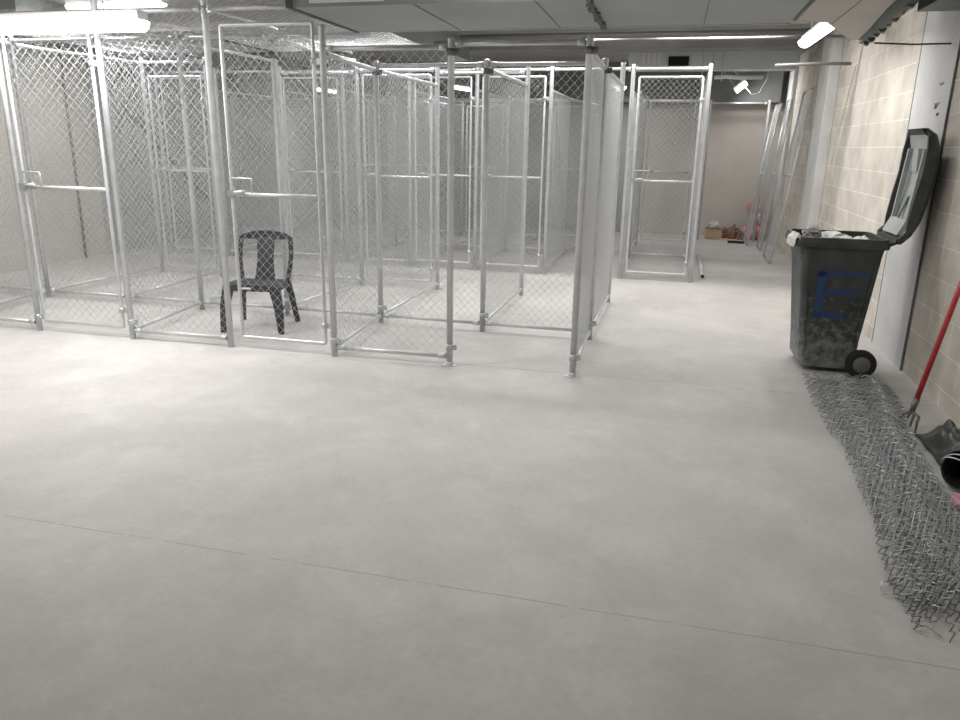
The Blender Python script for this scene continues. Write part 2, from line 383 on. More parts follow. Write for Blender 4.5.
def bay(A, B, h, label, lp=True, rp=False, top=None, bottom=.07, chain=True, mid=None, clamps=False, name='chain_link_fence', cat='fence', feet=False, inset=0., dark=False):
    A, B = Vector((*A, 0)), Vector((*B, 0)); L = (B - A).length; ang = math.atan2((B-A).y, (B-A).x)
    t = thing(name, label, cat, A, ang)
    if lp: put_post(t, 0, h)
    if rp: put_post(t, L, h)
    zt = (top or h - .03); a, b = PR + .004 + inset, L - PR - .004 - inset
    if top != 0:
        r = MB().tube([(a,0,zt),(b,0,zt)], RR, 10)
        for x in (a, b-.05): r.tube([(x,0,zt),(x+.05,0,zt)], RR*1.3, 10)
        r.obj('top_rail', 'galv', t)
    if bottom:
        r = MB().tube([(a,0,bottom),(b,0,bottom)], RR*.95, 10)
        for x in (a, b-.06): r.tube([(x,0,bottom),(x+.06,0,bottom)], RR*1.25, 10)
        r.obj('bottom_rail', 'galv', t)
    if mid: MB().tube([(a,0,mid),(b,0,mid)], RR*.8, 8).obj('mid_rail', 'galv', t)
    if chain: put_chain(t, a, bottom or .05, b, zt)
    if clamps:
        for x in ((0,) if lp else ()) + ((L,) if rp else ()):
            clamp(t, x, zt - .05, dark); clamp(t, x, .14)
    if feet:
        if lp: foot(t, 0)
        if rp: foot(t, L)
    return t
def gate(A, B, label, z0=.09, z1=2.31, mid=1.17, latch=True, lean=None):
    q = .012
    A, B = Vector((*A, 0)), Vector((*B, 0)); L = (B - A).length; ang = math.atan2((B-A).y, (B-A).x)
    t = thing('kennel_gate', label, 'gate', A, ang)
    if lean is not None: t.rotation_euler = (lean, 0, ang)
    r = .0135; q = .012
    MB().tube([(0,0,z0+q),(0,0,z1-q),(q*.3,0,z1-q*.3),(q,0,z1),(L-q,0,z1),(L-q*.3,0,z1-q*.3),(L,0,z1-q),(L,0,z0+q),(L-q*.3,0,z0+q*.3),(L-q,0,z0),(q,0,z0),(q*.3,0,z0+q*.3)], r, 10, closed=True).obj('frame', 'galv', t)
    MB().tube([(r,0,mid),(L-r,0,mid)], .0145, 8).obj('mid_rail', 'galv', t)
    put_chain(t, .012, z0 + .01, L - .012, z1 - .01)
    if latch:
        la = thing_part(t, 'latch', MB().tube([(.015,-.02,mid+.115),(.17,-.02,mid+.115),(.175,-.02,mid+.11),(.175,-.02,mid+.01)], .006, 6)
                        .tube([(.03,-.022,mid+.012),(.12,-.03,mid+.022)], .013, 8), 'galv')
        MB().box(-.03, -.02, mid-.02, .02, .02, mid+.03).obj('latch_plate', 'fit', t)
        for z in (z0 + .14, z1 - .24):
            MB().tube([(L,0,z-.02),(L,0,z+.02)], .024, 10).box(L+.016, -.008, -.02+z, L+.05, .008, .02+z).obj('hinge', 'fit', t)
    return t
def thing_part(t, name, mb, m): return mb.obj(name, m, t)

ordn = ['first','second','third','fourth','fifth','sixth','seventh','eighth']
F = [(-.57,4.97),(-1.465,4.97),(-2.36,4.95),(-3.235,4.95),(-4.11,4.93),(-5.01,4.93),(-5.9,4.93),(-6.8,4.93)]
S = [(-.57,6.05),(-1.49,6.05),(-2.43,6.07),(-3.36,6.09),(-4.24,6.06),(-5.07,6.07),(-6.0,6.07),(-6.93,6.07)]
T = [(-.55,7.65),(-1.48,7.72),(-2.42,7.72),(-3.31,7.72),(-4.2,7.72),(-5.09,7.72),(-5.9,7.72),(-6.93,7.8)]
# front row ------------------------------------------------------------
bay(F[1], F[0], 2.19, 'doorless front bay at the aisle corner with only a top rail', rp=True, bottom=None, chain=False, clamps=True, name='gateway', feet=True, dark=True, top=2.17)
bay(F[2], F[1], 2.19, 'fixed front chain-link panel directly beside the chair gate, toward the aisle', lp=False, clamps=False, feet=False, top=2.15)
bay(F[3], F[2], 2.30, 'front gate opening whose two tall posts stand around the chair gate', rp=True, bottom=None, chain=False, clamps=True, name='gateway', top=2.0, feet=False) if False else None
g = thing('gateway', 'pair of posts and top rail holding the gate in front of the chair', 'fence', (*F[3], 0), 0)
put_post(g, 0, 2.6); put_post(g, .875, 2.28); MB().tube([(.03,0,2.415),(.86,0,2.415)], RR, 10).obj('top_rail', 'galv', g)
clamp(g, 0, 2.41); clamp(g, .875, .12)
gate((-3.125, 4.95), (-2.43, 4.95), 'chain-link gate right in front of the black chair')
bay(F[4], F[3], 2.5, 'fixed front chain-link panel between the chair gate and the gate nearest the beige wall', clamps=True, top=2.415)
g = thing('gateway', 'tall post and top rail beside the gate nearest the beige wall', 'fence', (*F[5], 0), 0)
put_post(g, 0, 2.45); MB().tube([(.03,0,2.415),(.87,0,2.415)], RR, 10).obj('top_rail', 'galv', g); clamp(g, 0, .12)
gate((-4.945, 4.93), (-4.185, 4.93), 'front chain-link gate nearest the beige wall, bright batten over it')
bay(F[6], F[5], 2.45, 'front chain-link panel cut by the picture edge, nearest the beige wall', top=2.415)
# second row -----------------------------------------------------------
for k in range(7):
    h = 2.17 if k < 2 else 2.42
    bay(S[k+1], S[k], h if k != 2 else 2.2, 'chain-link panel of the second row, %s bay from the aisle' % ordn[k], rp=(k == 0), clamps=(k in (0, 1, 2)), dark=(k < 2), top=(2.15 if k < 2 else 2.39))
# partitions front to second
for k in (0, 2, 4, 6):
    h = 2.17 if k < 3 else 2.41
    a, b = Vector(F[k]), Vector(S[k]); u = (b - a).normalized()
    bay(a, b, h, {0: 'side chain-link panel at the aisle corner seen almost edge on', 2: 'short chain-link partition running back beside the chair gate post', 4: 'short chain-link partition running back behind the fixed panel left of the chair', 6: 'short chain-link partition nearest the beige wall'}[k], lp=False, inset=.012, top=h-.05)
# partitions second to third
for k in range(7):
    h = 2.17 if k < 3 else 2.41
    bay(S[k], T[k], h, 'chain-link partition behind the second row, %s post line from the aisle' % ordn[k], lp=False, inset=.012, top=h-.05)
# third row: gates and posts
for k in (2, 5):
    t = bay(T[k+1], T[k], 2.3 if k == 2 else 2.4, 'post pair around the rear gate %s' % ('behind the chair kennel' if k == 2 else 'close to the beige wall'), rp=True, bottom=None, chain=False, name='gateway')
    gate((T[k+1][0]+.07, 7.72), (T[k][0]-.07, 7.72), 'rear gate of the near kennels, %s' % ('third bay from the aisle' if k == 2 else 'sixth bay from the aisle'), z1=2.22, mid=1.2)
for k in (0, 1, 4):
    g = thing('fence_post', 'lone rear post of the near kennels, %s post line from the aisle' % ordn[k], 'post', (*T[k], 0)); put_post(g, 0, 2.3)
bay(T[4], T[3], 2.3, 'chain-link panel in the rear row of the near kennels, fourth bay', lp=False, top=2.25)
bay(T[2], T[1], 2.3, 'rear gate opening of the near kennels with only its top rail, second bay', lp=False, bottom=None, chain=False, top=2.24, name='gateway')
# roof mesh over the near kennels
def roof(a, b, z, label):
    t = thing('overhead_netting', label, 'fence', (a[0], a[1], z)); w, l = b[0]-a[0], b[1]-a[1]
    me, s = chain_mesh(w, l); o = link('chain_link_mesh', me, t); o.scale = s; o.rotation_euler = (-PI/2, 0, 0); o.location = (0, 0, 0)
    MB().tube([(w/2,.02,-.022),(w/2,l-.02,-.022)], .014, 8).obj('brace', 'galv', t)
    return t
roof((-4.1, 4.97), (-2.45, 6.04), 2.455, 'flat chain-link roof over the kennel with the chair')
roof((-5.9, 4.97), (-4.2, 6.04), 2.455, 'flat chain-link roof over the kennel beside the beige wall')
roof((-4.2, 6.1), (-2.45, 7.66), 2.455, 'flat chain-link roof over the rear cell behind the chair')
roof((-6.0, 6.1), (-4.28, 7.66), 2.455, 'flat chain-link roof over the rear cell close to the beige wall')
for o in list(bpy.data.objects):
    if o.name.startswith('overhead_netting'):
        for c in o.children:
            if c.name.startswith('chain'): c.rotation_euler = (-PI/2, 0, 0); c.location = (0, 0, 0); c.rotation_euler.x = -PI/2
# far block -----------------------------------------------------------
Ux = [-.54, -1.47, -2.37, -3.23, -4.11, -5.0, -5.9, -6.8]
Wx = [-.45, -1.2, -2.03, -2.75, -3.52, -4.4, -5.3, -6.2]
UY, VY, WY = 9.15, 10.95, 12.65
def row(xs, y, h, kinds, what):
    for k, kd in enumerate(kinds):
        if kd == '-': continue
        A, B = (xs[k+1], y), (xs[k], y)
        if kd == 'p':
            bay(A, B, h, 'chain-link panel in the %s, %s bay from the aisle' % (what, ordn[k]), rp=(k == 0))
        elif kd == 'g':
            bay(A, B, h, 'gate opening frame in the %s, %s bay from the aisle' % (what, ordn[k]), rp=(k == 0), bottom=None, chain=False, name='gateway')
            gate((A[0]+.075, y), (B[0]-.075, y), 'chain-link gate in the %s, %s bay from the aisle' % (what, ordn[k]), z1=h-.11)
        elif kd == 'o':
            bay(A, B, h, 'doorless opening in the %s, %s bay from the aisle' % (what, ordn[k]), rp=(k == 0), bottom=None, chain=False, name='gateway')
row(Ux, UY, 2.43, 'oggpgpg', 'front of the far kennel block')
row(Ux, VY, 2.2, '-pppppp', 'middle of the far kennel block')
row(Wx, WY, 2.27, '-gpgpg', 'last kennel row')
for k in range(1, 7):
    bay((Ux[k], UY), (Ux[k], VY), 2.2, 'chain-link partition of the far block front cells, %s post line' % ordn[k], lp=False, inset=.012)
for k in range(1, 6):
    bay((Ux[k], VY), (Wx[k], WY), 2.2, 'chain-link partition of the far block rear cells, %s post line' % ordn[k], lp=False, inset=.012)
# aisle kennel on its own
AX0, AX1 = -.54, .30
t = bay((AX0+.1-.1, 9.15), (AX1, 9.15), 2.43, 'front posts and top rail of the single kennel beside the aisle', lp=False, rp=True, bottom=None, chain=False, name='gateway')
gate((AX0+.075, 9.15), (AX1-.07, 9.15), 'tall front gate of the single kennel beside the aisle')
bay((AX0, 9.15), (AX0, 10.95), 2.2, 'side panel of the single aisle kennel toward the kennel block', lp=False, inset=.012)
bay((AX1, 9.15), (AX1, 10.95), 2.42, 'side panel of the single aisle kennel toward the block wall', lp=False, inset=.012, rp=True, top=2.38)
bay((AX0, 10.95), (AX1, 10.95), 2.2, 'middle divider frame inside the single aisle kennel', lp=True, bottom=.07, chain=False, top=2.16)
bay((AX1, 10.95), (AX1+.02, 12.65), 2.3, 'rear side panel of the single aisle kennel', lp=False, inset=.012, rp=True)
bay((AX0, 10.95), (AX0+.02, 12.65), 2.3, 'rear side panel of the single kennel toward the block', lp=False, inset=.012, rp=True)
gate((AX0+.1, 12.65), (AX1-.06, 12.65), 'rear gate at the end of the single aisle kennel', z1=2.24)
bay((.50, 13.75), (1.44, 13.75), 2.31, 'bare post and rail frame without mesh against the tan rear wall', rp=True, bottom=None, chain=False, name='gateway')
MBp = MB().tube([(.45, 9.5, .026), (.46, 11.4, .026)], .026, 12)
p = MBp.obj('spare_pole', 'galv'); tag(p, 'loose steel pole lying on the floor beside the aisle kennel', 'pole')
MB().tube([(.45, 9.498, .026), (.45, 9.494, .026)], .021, 12).obj('open_end', 'black', p)

# leaning gates on the block wall
def leaning(x, y0, y1, h, dx, label):
    t = thing('leaning_gate', label, 'gate', (x, y0, .0)); L = y1 - y0; r = .0125
    ln = math.asin(dx / h); t.rotation_euler = (ln, 0, PI/2); t.rotation_euler = (0, 0, 0)
    t.rotation_euler = Matrix(((0, 0, 0), (0, 0, 0), (0, 0, 0))).to_euler() if False else (0, ln, 0)
    z0, z1 = .02, h
    MB().tube([(0,0,z0),(0,0,z1),(0,L,z1),(0,L,z0)], r, 8, closed=True).obj('frame', 'galv', t)
    MB().tube([(0,r,h*.52),(0,L-r,h*.52)], .014, 8).obj('mid_rail', 'galv', t)
    me, s = chain_mesh(L - .03, z1 - z0 - .02); o = link('chain_link_mesh', me, t, (0, .015, z0+.01)); o.scale = s; o.rotation_euler = (0, 0, PI/2)
    return t
leaning(1.40, 10.97, 11.75, 2.34, .27, 'spare gate leaning on the block wall, nearest of the three')
leaning(1.42, 12.45, 12.95, 2.28, .20, 'spare gate leaning on the block wall, middle of the three')
leaning(1.27, 13.0, 13.7, 2.26, .27, 'spare gate leaning over the red bags, farthest of the three')

# ------------------------------------------------------------------ chair
ch = thing('plastic_chair', 'black plastic armless chair standing inside the gated kennel', 'chair', (-3.345, 5.60, 0), .19); ch.scale = (1.05, .86, .93)
def strip(mb, pts, ws, th, axis='x'):   # a slab swept through pts (in y,z), widths ws
    rings = []
    for (x, y, z), w in zip(pts, ws): rings.append([(x-w, y-th, z), (x+w, y-th, z), (x+w, y+th, z), (x-w, y+th, z)])
    return mb.loft(rings)
se = MB(); n = 8; top = []; bot = []
W = .22
gx = [(-1 + 2*i/n) for i in range(n+1)]; rows = []
for j in range(n+1):
    y = -.235 + .43*j/n
    wf = W * (1 - .12*j/n)
    rows.append([(u*wf*(1 if j not in (0,) else .96), y, .44 - .018*j/n - .018*(1-u*u)*math.sin(PI*min(1,j/n+.1)) - (.02 if j == 0 else 0)) for u in gx])
vs = [p for r_ in rows for p in r_]; fs = []
for j in range(n):
    for i in range(n):
        a = j*(n+1)+i; fs.append((a, a+1, a+n+2, a+n+1))
se.add(vs, fs, 0, True)
so = se.obj('seat', 'chair', ch); md = so.modifiers.new('solid', 'SOLIDIFY'); md.thickness = .022
ap = MB()
for (x0, x1) in ((-.215, .215),): ap.loft([[(x0,-.238,.375),(x1,-.238,.375),(x1,-.225,.375),(x0,-.225,.375)],[(x0,-.238,.432),(x1,-.238,.432),(x1,-.225,.432),(x0,-.225,.432)]])
for sx in (-1, 1): ap.loft([[(sx*.21-.008,-.22,.38),(sx*.21+.008,-.22,.38),(sx*.19+.008,.19,.36),(sx*.19-.008,.19,.36)],[(sx*.21-.008,-.22,.43),(sx*.21+.008,-.22,.43),(sx*.19+.008,.19,.42),(sx*.19-.008,.19,.42)]])
ap.obj('seat_skirt', 'chair', ch)
for sx in (-1, 1):
    lg = MB()
    lg.loft([[(sx*.235-.022,-.285,0),(sx*.235+.022,-.285,0),(sx*.235+.022,-.255,0),(sx*.235-.022,-.255,0)],
             [(sx*.215-.037,-.26,.25),(sx*.215+.037,-.26,.25),(sx*.215+.037,-.215,.25),(sx*.215-.037,-.215,.25)],
             [(sx*.18-.045,-.24,.425),(sx*.18+.045,-.24,.425),(sx*.18+.045,-.18,.425),(sx*.18-.045,-.18,.425)]])
    lg.obj('leg', 'chair', ch, bevel=.008)
    lg = MB()
    lg.loft([[(sx*.235-.02,.255,0),(sx*.235+.02,.255,0),(sx*.235+.02,.29,0),(sx*.235-.02,.29,0)],
             [(sx*.21-.024,.20,.25),(sx*.21+.024,.20,.25),(sx*.21+.024,.24,.25),(sx*.21-.024,.24,.25)],
             [(sx*.185-.03,.16,.41),(sx*.185+.03,.16,.41),(sx*.185+.03,.20,.41),(sx*.185-.03,.20,.41)]])
    lg.obj('leg', 'chair', ch, bevel=.008)
    up = MB(); rings = []
    for k in range(9):
        u = k/8; z = .40+.40*u; y = .18+.10*u; x = sx*(.185+.03*math.sin(u*PI*.8)); w = .016+.004*u
        rings.append([(x-w,y-.012,z),(x+w,y-.012,z),(x+w,y+.012,z),(x-w,y+.012,z)])
    up.loft(rings).obj('back_upright', 'chair', ch, bevel=.005)
bk = MB(); rings = []
for k in range(6):
    u = k/5; z = .42+.38*u; y = .185+.10*u; w = .085*(1-.2*math.sin(u*PI*.9))
    rings.append([(-w,y-.008,z),(w,y-.008,z),(w,y+.008,z),(-w,y+.008,z)])
bk.loft(rings).obj('back_splat', 'chair', ch, bevel=.004)
tr = MB(); rings = []
for k in range(13):
    u = -1+2*k/12; x = u*.225; y = .275+.02*(1-u*u); zt = .865-.045*u*u-.02*u**8; zb = .785-.005*(1-u*u)
    rings.append([(x,y-.012,zb),(x,y+.012,zb),(x,y+.012,zt),(x,y-.012,zt)])
tr.loft(rings).obj('back_top', 'chair', ch, bevel=.006)
MB().box(-.09,-.241,.395,.0,-.2385,.412).obj('sticker', 'white', ch)

# ------------------------------------------------------------------ wheelie bin
bn = thing('wheelie_bin', 'dark green wheelie bin with open lid and blue painted mark beside the wall', 'bin', (1.18, 5.84, 0))
def rr(x0, x1, y0, y1, z, r=.04, n=4):
    out = []
    for cx, cy, a0 in ((x1-r, y0+r, -PI/2), (x1-r, y1-r, 0), (x0+r, y1-r, PI/2), (x0+r, y0+r, PI)):
        for k in range(n+1):
            a = a0 + k/n*PI/2; out.append((cx+r*math.cos(a), cy+r*math.sin(a), z))
    return out
bd = MB()
rg = [rr(-.17,.16,-.22,.22,.035,.05), rr(-.19,.19,-.23,.23,.06,.05), rr(-.20,.20,-.24,.24,.22,.05), rr(-.265,.255,-.275,.275,.86,.05),
      rr(-.27,.262,-.278,.278,.90,.05), rr(-.315,.285,-.30,.30,.905,.05), rr(-.318,.288,-.303,.303,.93,.05), rr(-.305,.275,-.29,.29,.97,.05),
      rr(-.285,.255,-.27,.27,.972,.04), rr(-.265,.24,-.255,.255,.80,.04)]
bd.loft(rg, 0, True, True)
bo = bd.obj('body', 'bin', bn)
# corner ribs and side panels on the body
rb = MB()
for x0, x1, zz0, zz1 in ((-.185, -.165, .1, .84),):
    rb.loft([[(-.175,-.249,.12),(-.16,-.249,.12),(-.16,-.236,.12),(-.175,-.236,.12)],[(-.225,-.279,.84),(-.21,-.279,.84),(-.21,-.268,.84),(-.225,-.268,.84)]])
    rb.loft([[(.16,-.249,.22),(.175,-.249,.22),(.175,-.236,.22),(.16,-.236,.22)],[(.21,-.279,.84),(.225,-.279,.84),(.225,-.268,.84),(.21,-.268,.84)]])
rb.obj('rib', 'bin', bo)
MB().box(.19,-.20,.04,.26,.20,.13).obj('axle_housing', 'bin', bn, bevel=.01)
for y in (-.29, .29):
    w = MB().tube([(.215,y-.03,.1),(.215,y-.022,.1),(.215,y+.022,.1),(.215,y+.03,.1)], [.088,.1,.1,.088], 24)
    wo = w.obj('wheel', 'rubber', bn)
    s = -1 if y < 0 else 1
    MB().tube([(.215,y+s*.031,.1),(.215,y+s*.036,.1),(.215,y+s*.044,.1)], [.058,.055,.02], 20).obj('hub', 'hub', wo)
MB().tube([(.28,-.22,.93),(.335,-.22,.955),(.335,.22,.955),(.28,.22,.93)], .014, 8).obj('handle', 'bin', bn)
# open lid: a curved tray standing up on its hinge, hollow side toward the bin
ld = MB(); out = []; inn = []
prof_o = [(.32,.945),(.37,1.0),(.415,1.10),(.44,1.25),(.448,1.42),(.44,1.57),(.415,1.66),(.375,1.70)]
prof_i = [(.32,.985),(.325,1.03),(.325,1.10),(.34,1.25),(.35,1.42),(.355,1.57),(.358,1.645),(.362,1.685)]
sec = []
prof_o = [(x+.035+.012*(k > 3), z) for k, (x, z) in enumerate(prof_o)]; prof_i = [(x+(.035+.012*(k > 3))*(k > 0), z) for k, (x, z) in enumerate(prof_i)]
for (xo, zo), (xi, zi) in zip(prof_o, prof_i):
    ti = .012; hw = .285
    if (zo > 1.65): hw = .25
    if (zo > 1.69): hw = .19
    sec.append([(xi,-hw,zi),(xo-.03,-hw*1.0,zo),(xo,-hw+.04,zo),(xo,hw-.04,zo),(xo-.03,hw,zo),(xi,hw,zi),(xi,hw-.025,zi),(xo-.045,hw-.035,zo-.003),(xo-.045,-hw+.035,zo-.003),(xi,-hw+.025,zi)])
ld.loft(sec, 0, True, True)
lo = ld.obj('lid', 'bin', bn)
pn = MB(); 
def lidpt(k, y, off):
    xo, zo = prof_o[k]; return (xo-.047-off, y, zo)
rows = [[lidpt(k, y, .0) for y in (-.235,.235)] for k in range(1, 7)]
vs = [p for r_ in rows for p in r_]; pn.add(vs, [(2*i, 2*i+1, 2*i+3, 2*i+2) for i in range(5)], 0)
for y0, y1, k0, k1 in ((-.19,-.165,2,5),(.165,.19,2,5),(-.06,.06,4,5),(-.19,.19,1,2)):
    a = [lidpt(k0,y0,.0),lidpt(k0,y1,.0),lidpt(k0,y1,.03),lidpt(k0,y0,.03)]; b = [lidpt(k1,y0,.0),lidpt(k1,y1,.0),lidpt(k1,y1,.03),lidpt(k1,y0,.03)]
    pn.loft([a, b])
po = pn.obj('lid_lining', 'lidin', lo); po['label'] = 'dusty pale inner face of the lid'
sl = MB()
for y0, y1, k0, k1 in ((-.13,-.10,2,4),(.05,.10,4,5),(.02,.05,1,3)):
    a = [lidpt(k0,y0,.001),lidpt(k0,y1,.001),lidpt(k0,y1,.006),lidpt(k0,y0,.006)]; b = [lidpt(k1,y0,.001),lidpt(k1,y1,.001),lidpt(k1,y1,.006),lidpt(k1,y0,.006)]
    sl.loft([a, b])
sl.obj('lid_slot', 'bin', lo)
# blue painted E like mark on the near side, following the taper
def side_y(z): return -.24 - (z-.22)/(.64)*.035 - .0035
E_ = MB()
for x0, x1, z0, z1 in ((-.14,-.085,.41,.74),(-.14,.175,.705,.745),(-.10,.13,.575,.615),(-.14,.07,.405,.45)):
    E_.loft([[(x0,side_y(z0),z0),(x1,side_y(z0),z0),(x1,side_y(z0)+.003,z0),(x0,side_y(z0)+.003,z0)],[(x0,side_y(z1),z1),(x1,side_y(z1),z1),(x1,side_y(z1)+.003,z1),(x0,side_y(z1)+.003,z1)]])
eo = E_.obj('painted_mark', 'blue', bo); eo['label'] = 'blue painted letter E'

def blob(name, m, c, s, seed, amp=.35, fr=2.5, sub=3, flat=0., parent=None, label=None, cat=None, group=None):
    bm = bmesh.new(); bmesh.ops.create_icosphere(bm, subdivisions=sub, radius=1)
    for v in bm.verts:
        d = v.co.normalized(); nn = noise.noise(d*fr + Vector((seed*3.1, seed*1.7, seed))) + .5*noise.noise(d*fr*2.7 + Vector((seed, 0, seed*2)))
        q = d * (1 + amp*nn); v.co = Vector((q.x*s[0], q.y*s[1], max(q.z, -flat if flat else -9)*s[2]))
    me = bpy.data.meshes.new(name); bm.to_mesh(me); bm.free(); me.materials.append(M_[m])
    zmin = min(v.co.z for v in me.vertices)
    if label and c[2] is None: c = (c[0], c[1], -zmin)
    o = link(name, me, parent, c)
    if label: tag(o, label, cat, group)
    return o
for i, (x, y, z, sx, sy, sz, m, lb) in enumerate((
    (.98, 5.72, .985, .06, .08, .05, 'paperg', 'grey crushed carton rising highest out of the bin'),
    (1.10, 5.80, .935, .07, .10, .035, 'paper', 'crumpled white paper beside the grey carton in the bin'),
    (1.22, 5.78, .935, .06, .10, .03, 'paper', 'crumpled white paper in the middle of the bin'),
    (1.33, 5.80, .93, .05, .09, .035, 'paper', 'crumpled white paper near the lid hinge of the bin'),
    (1.15, 5.96, .94, .12, .08, .035, 'paper', 'crumpled white sheet at the far side of the bin'))):
    o = blob('crumpled_paper', m, (x, y, z), (sx, sy, sz), i+2, .5, 3.2, 3, 0, None, lb, 'rubbish')
    for p_ in o.data.polygons: p_.use_smooth = False
rg_ = MB(); v = []
for j in range(9):
    for i in range(7):
        x = .845 + .012*math.sin(j*1.3+i) - .0 + (.05*i/6 if i > 2 else 0); z = [.90,.925,.955,.982,.985,.975,.955][i] + .006*math.sin(j*2.1+i*1.7)
        v.append((x, 5.56 + .03*j + .004*math.sin(i*3), z))
rg_.add(v, [(j*7+i, j*7+i+1, j*7+i+8, j*7+i+7) for j in range(8) for i in range(6)])
o = rg_.obj('paper_sheet', 'paper'); o.modifiers.new('s', 'SOLIDIFY').thickness = .006
tag(o, 'torn white sheet hanging over the front rim of the bin', 'rubbish')

# ------------------------------------------------------------------ pile of loose chain link
def lerp_poly(pts, t):
    t *= len(pts) - 1; i = min(int(t), len(pts) - 2); u = t - i
    a, b = pts[i], pts[i+1]; return (a[0]*(1-u)+b[0]*u, a[1]*(1-u)+b[1]*u)
LE = [(1.0,5.50),(.965,4.72),(1.0,4.0),(.955,3.25),(.90,2.72),(.90,2.36)]
RE = [(1.55,5.42),(1.51,4.9),(1.41,4.3),(1.345,3.6),(1.34,2.95),(1.14,2.36)]
hb = MB(); rnd = random.Random(3)
for layer, (nw, dens, zb, amp) in enumerate(((24, .038, .010, .012), (22, .042, .05, .04), (17, .046, .095, .05))):
    mlen = int(3.1 / dens); ph = rnd.random()*9
    for i in range(nw):
        pts = []
        skip0 = rnd.randint(0, 4) + layer*2; skip1 = rnd.randint(0, 7) + layer*4
        for k in range(skip0, mlen - skip1):
            t = k / mlen; s = (k + i) % 2
            l, r = lerp_poly(LE, t), lerp_poly(RE, t)
            ins = .03*layer; u = (i + s*1.35) / (nw + .4); u = ins + u*(1 - 2*ins)
            u += .05*noise.noise(Vector((t*9, i*.4, layer+ph)))
            x = l[0]*(1-u)+r[0]*u; y = l[1]*(1-u)+r[1]*u
            env = math.sin(PI*min(1, max(0, u)))**.6 * (.35 + .65*min(1, (1-t)*2.2)) * min(1, .3 + t*6)
            fold = .5+.5*math.sin(u*16 + t*5 + layer*1.7 + 2*noise.noise(Vector((t*3, u*2, layer))))
            z = .006 + (zb + amp*fold)*env + (.012 if s else 0) + .012*noise.noise(Vector((x*7, y*7, layer*3)))
            z = max(z, .004)
            pts.append((x + rnd.uniform(-.005, .005), y + rnd.uniform(-.005, .005), z + rnd.uniform(0, .014)))
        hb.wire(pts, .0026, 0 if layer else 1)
for k in range(26):
    t = rnd.uniform(.8, 1); l, r = lerp_poly(LE, t), lerp_poly(RE, t); u = rnd.random()
    x = l[0]*(1-u)+r[0]*u; y = l[1]*(1-u)+r[1]*u; a = rnd.uniform(0, 6.28); q = rnd.uniform(.03, .08)
    hb.wire([(x, y, .005), (x+q*math.cos(a), y+q*math.sin(a), .02), (x+1.6*q*math.cos(a+.4), y+1.6*q*math.sin(a+.4), .006)], .0024)
tag(hb.obj('wire_mesh_pile', ['heapw', 'heapshade']), 'loose unrolled chain-link wire heaped on the floor in front of the bin', 'wire mesh')

# ------------------------------------------------------------------ garden fork with red pole
fk = thing('garden_fork', 'fork with long red pole leaning on the block wall, tines on the floor', 'fork', (1.455, 4.52, 0))
p0, p1 = Vector((.0, .0, .17)), Vector((.285, .27, 1.30))
MB().tube([p0, p1], [.015, .015], 10).obj('handle', 'red', fk)
dd = (p1 - p0).normalized()
MB().tube([p0 - dd*.06, p0 + dd*.02], [.014, .019], 10).obj('socket', 'darkfit', fk)
for k in range(4):
    u = -1.5 + k; b0 = p0 - dd*.055
    e = Vector((b0.x - .025 + u*.028, b0.y - .03 - u*.02, .006))
    MB().tube([b0, b0 + Vector((u*.022, -u*.016, -.025)), (b0 + e)/2 + Vector((u*.010, -u*.008, .0)), e], [.009, .009, .008, .004], 8).obj('tine', 'darkfit', fk)

# ------------------------------------------------------------------ dark sheet, bucket and cloth by the wall
def sheetobj(name, m, x0, x1, y0, y1, hfun, label, cat, n=28, rz=0.):
    mb = MB(); v = []
    cx, cy = (x0+x1)/2, (y0+y1)/2
    for j in range(n+1):
        for i in range(n+1):
            u, w = i/n, j/n; e = .04*noise.noise(Vector((u*3, w*3, 5)))
            v.append((x0-cx+(x1-x0)*u+e, y0-cy+(y1-y0)*w+e, hfun(u, w)))
    mb.add(v, [(j*(n+1)+i, j*(n+1)+i+1, (j+1)*(n+1)+i+1, (j+1)*(n+1)+i) for j in range(n) for i in range(n)], 0, True)
    o = mb.obj(name, m, None, (cx, cy, 0)); o.rotation_euler = (0, 0, rz); s = o.modifiers.new('s', 'SOLIDIFY'); s.thickness = .004; s.offset = 1
    return tag(o, label, cat)
def hf(u, w):
    e = (min(1, min(u, 1-u)*5) * min(1, min(w, 1-w)*5))
    return .006 + e*(.05 + .075*abs(math.sin(u*9 + w*6 + 1.5*noise.noise(Vector((u*3, w*3, 1))))) + .05*abs(noise.noise(Vector((u*6, w*6, 2)))))
sheetobj('plastic_sheet', 'sheet', 1.45, 1.73, 3.86, 4.42, hf, 'crumpled dark grey plastic sheet against the wall beside the wire pile', 'sheet')
bk_ = thing('bucket', 'black rubber bucket tipped over by the wire pile with a wire handle', 'bucket', (1.50, 3.72, .105), 0); bk_.scale = (.85, .85, .85)
ax = Vector((-.75, -.62, .12)).normalized(); uu = ax.cross(Vector((0,0,1))).normalized(); ww = uu.cross(ax)
def ringp(c, r, n=20): return [tuple(Vector(c) + (uu*math.cos(2*PI*j/n) + ww*math.sin(2*PI*j/n))*r) for j in range(n)]
MB().loft([ringp(-ax*.11, .085), ringp(ax*.11, .115), ringp(ax*.11, .106), ringp(-ax*.10, .078)], 0, True, True, False).obj('bucket_body', 'rubber', bk_)
MB().tube(ringp(ax*.112, .113), .006, 6, closed=True).obj('rim', 'sheet', bk_)
for q in (.02, .05):
    MB().tube([tuple(ax*.115 + uu*.112*math.cos(a) + ax*(q*math.sin(a)*1.3) + ww*(.10*math.sin(a)*(1-q*6))) for a in [PI*k/14 for k in range(15)]], .0035, 6).obj('wire_handle', 'wire', bk_)
blob('red_cloth', 'pinkbag', (1.40, 3.50, None), (.055, .06, .04), 4, .5, 2.6, 3, .6, None, 'crumpled pink and red cloth lying in front of the tipped bucket', 'cloth')

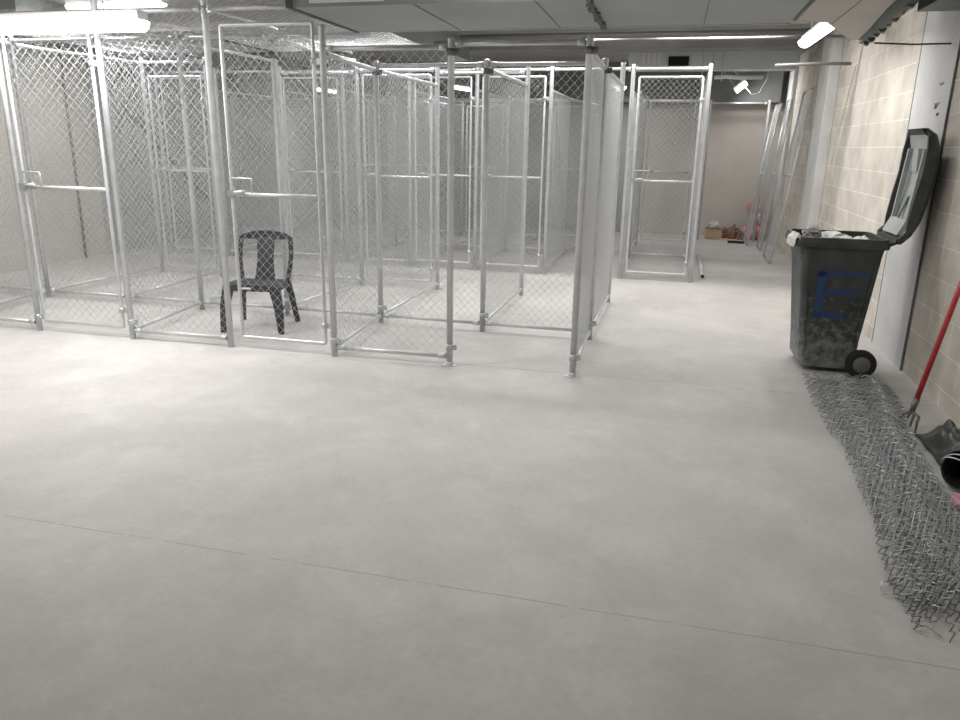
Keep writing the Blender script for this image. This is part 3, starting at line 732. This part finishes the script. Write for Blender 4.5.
# ------------------------------------------------------------------ things by the rear wall
bx_ = thing('cardboard_box', 'open cardboard box on the floor by the rear wall', 'box', (.77, 13.95, 0), .1)
MB().box(-.13,-.12,0,.13,.12,.17).obj('carton', 'card', bx_)
MB().box(-.13,-.12,.171,.13,.12,.185).obj('dark_opening', 'rubble', bx_)
MB().add([(-.13,-.12,.17),(.13,-.12,.17),(.13,-.20,.20),(-.13,-.20,.20)], [(0,1,2,3)]).obj('flap', 'card', bx_)
blob('plastic_bag', 'greybag', (.76, 13.98, .235), (.10, .08, .06), 9, .4, 2, 3, .8, None, 'small pale bag resting on top of the cardboard box', 'bag')
for i, (x, y, s) in enumerate(((.98,14.12,.075),(1.07,13.90,.06),(1.13,14.13,.10),(1.24,13.92,.06))):
    blob('rubble_lump', 'rubble', (x, y, None), (s, s*.8, s*1.3), 12+i, .6, 2.4, 3, .7, None,
         ['brown rubble lump next to the cardboard box', 'low brown rubble lump in front of the rear heap', 'tallest brown rubble lump against the rear wall', 'brown rubble lump next to the red bags'][i], 'rubble')
tag(MB().box(-.14,-.03,0,.14,.03,.03).obj('timber_offcut', 'card', None, (1.0, 13.72, 0)), 'pale timber offcut lying in front of the brown rubble', 'timber').rotation_euler = (0, 0, -.5)
tag(MB().box(-.13,-.04,0,.13,.04,.035).obj('dark_board', 'rubber', None, (1.12, 13.4, 0)), 'short dark board lying on the floor before the rubble', 'board')
for i, (x, y, z, s, m, lb) in enumerate(((1.36,13.98,None,(.10,.08,.14),'pinkbag','pink plastic bag at the bottom of the bag pile'),
    (1.52,14.02,None,(.10,.09,.16),'redbag','red and white plastic bag at the bottom of the pile by the wall'),
    (1.44,14.1,.37,(.13,.09,.12),'greybag','grey and white plastic bag in the middle of the pile'),
    (1.40,14.12,.57,(.11,.08,.11),'redbag','red plastic bag on top of the bag pile'))):
    blob('plastic_bag', m, (x, y, z), s, 20+i, .45, 2.8, 3, .9, None, lb, 'bag')

# ------------------------------------------------------------------ camera, world, view
cam = bpy.data.cameras.new('camera'); co = bpy.data.objects.new('camera', cam); COL.objects.link(co)
cam.sensor_width = 36; cam.lens = 742 / 960 * 36; cam.clip_start = .05
p, a, r = .283, .244, .017
ca, sa = math.cos(a), math.sin(a)
fwd = Vector((-sa*math.cos(p), ca*math.cos(p), -math.sin(p))); right = Vector((ca, sa, 0)); up = right.cross(fwd)
c_, s_ = math.cos(r), math.sin(r)
R_ = Matrix((c_*right + s_*up, -s_*right + c_*up, -fwd)).transposed()
co.matrix_world = Matrix.Translation((0, 0, 1.55)) @ R_.to_4x4()
sc.camera = co
w = bpy.data.worlds.new('world'); sc.world = w; w.use_nodes = True
w.node_tree.nodes['Background'].inputs[0].default_value = (.9, .95, 1, 1); w.node_tree.nodes['Background'].inputs[1].default_value = .3
sc.view_settings.view_transform = 'Standard'; sc.view_settings.look = 'None'; sc.view_settings.gamma = 1
sc.view_settings.use_curve_mapping = False; sc.view_settings.exposure = -0.64
sc.cycles.max_bounces = 8; sc.cycles.diffuse_bounces = 5; sc.cycles.use_denoising = True; sc.cycles.denoising_prefilter = 'NONE'; sc.cycles.denoising_input_passes = 'RGB_ALBEDO_NORMAL'
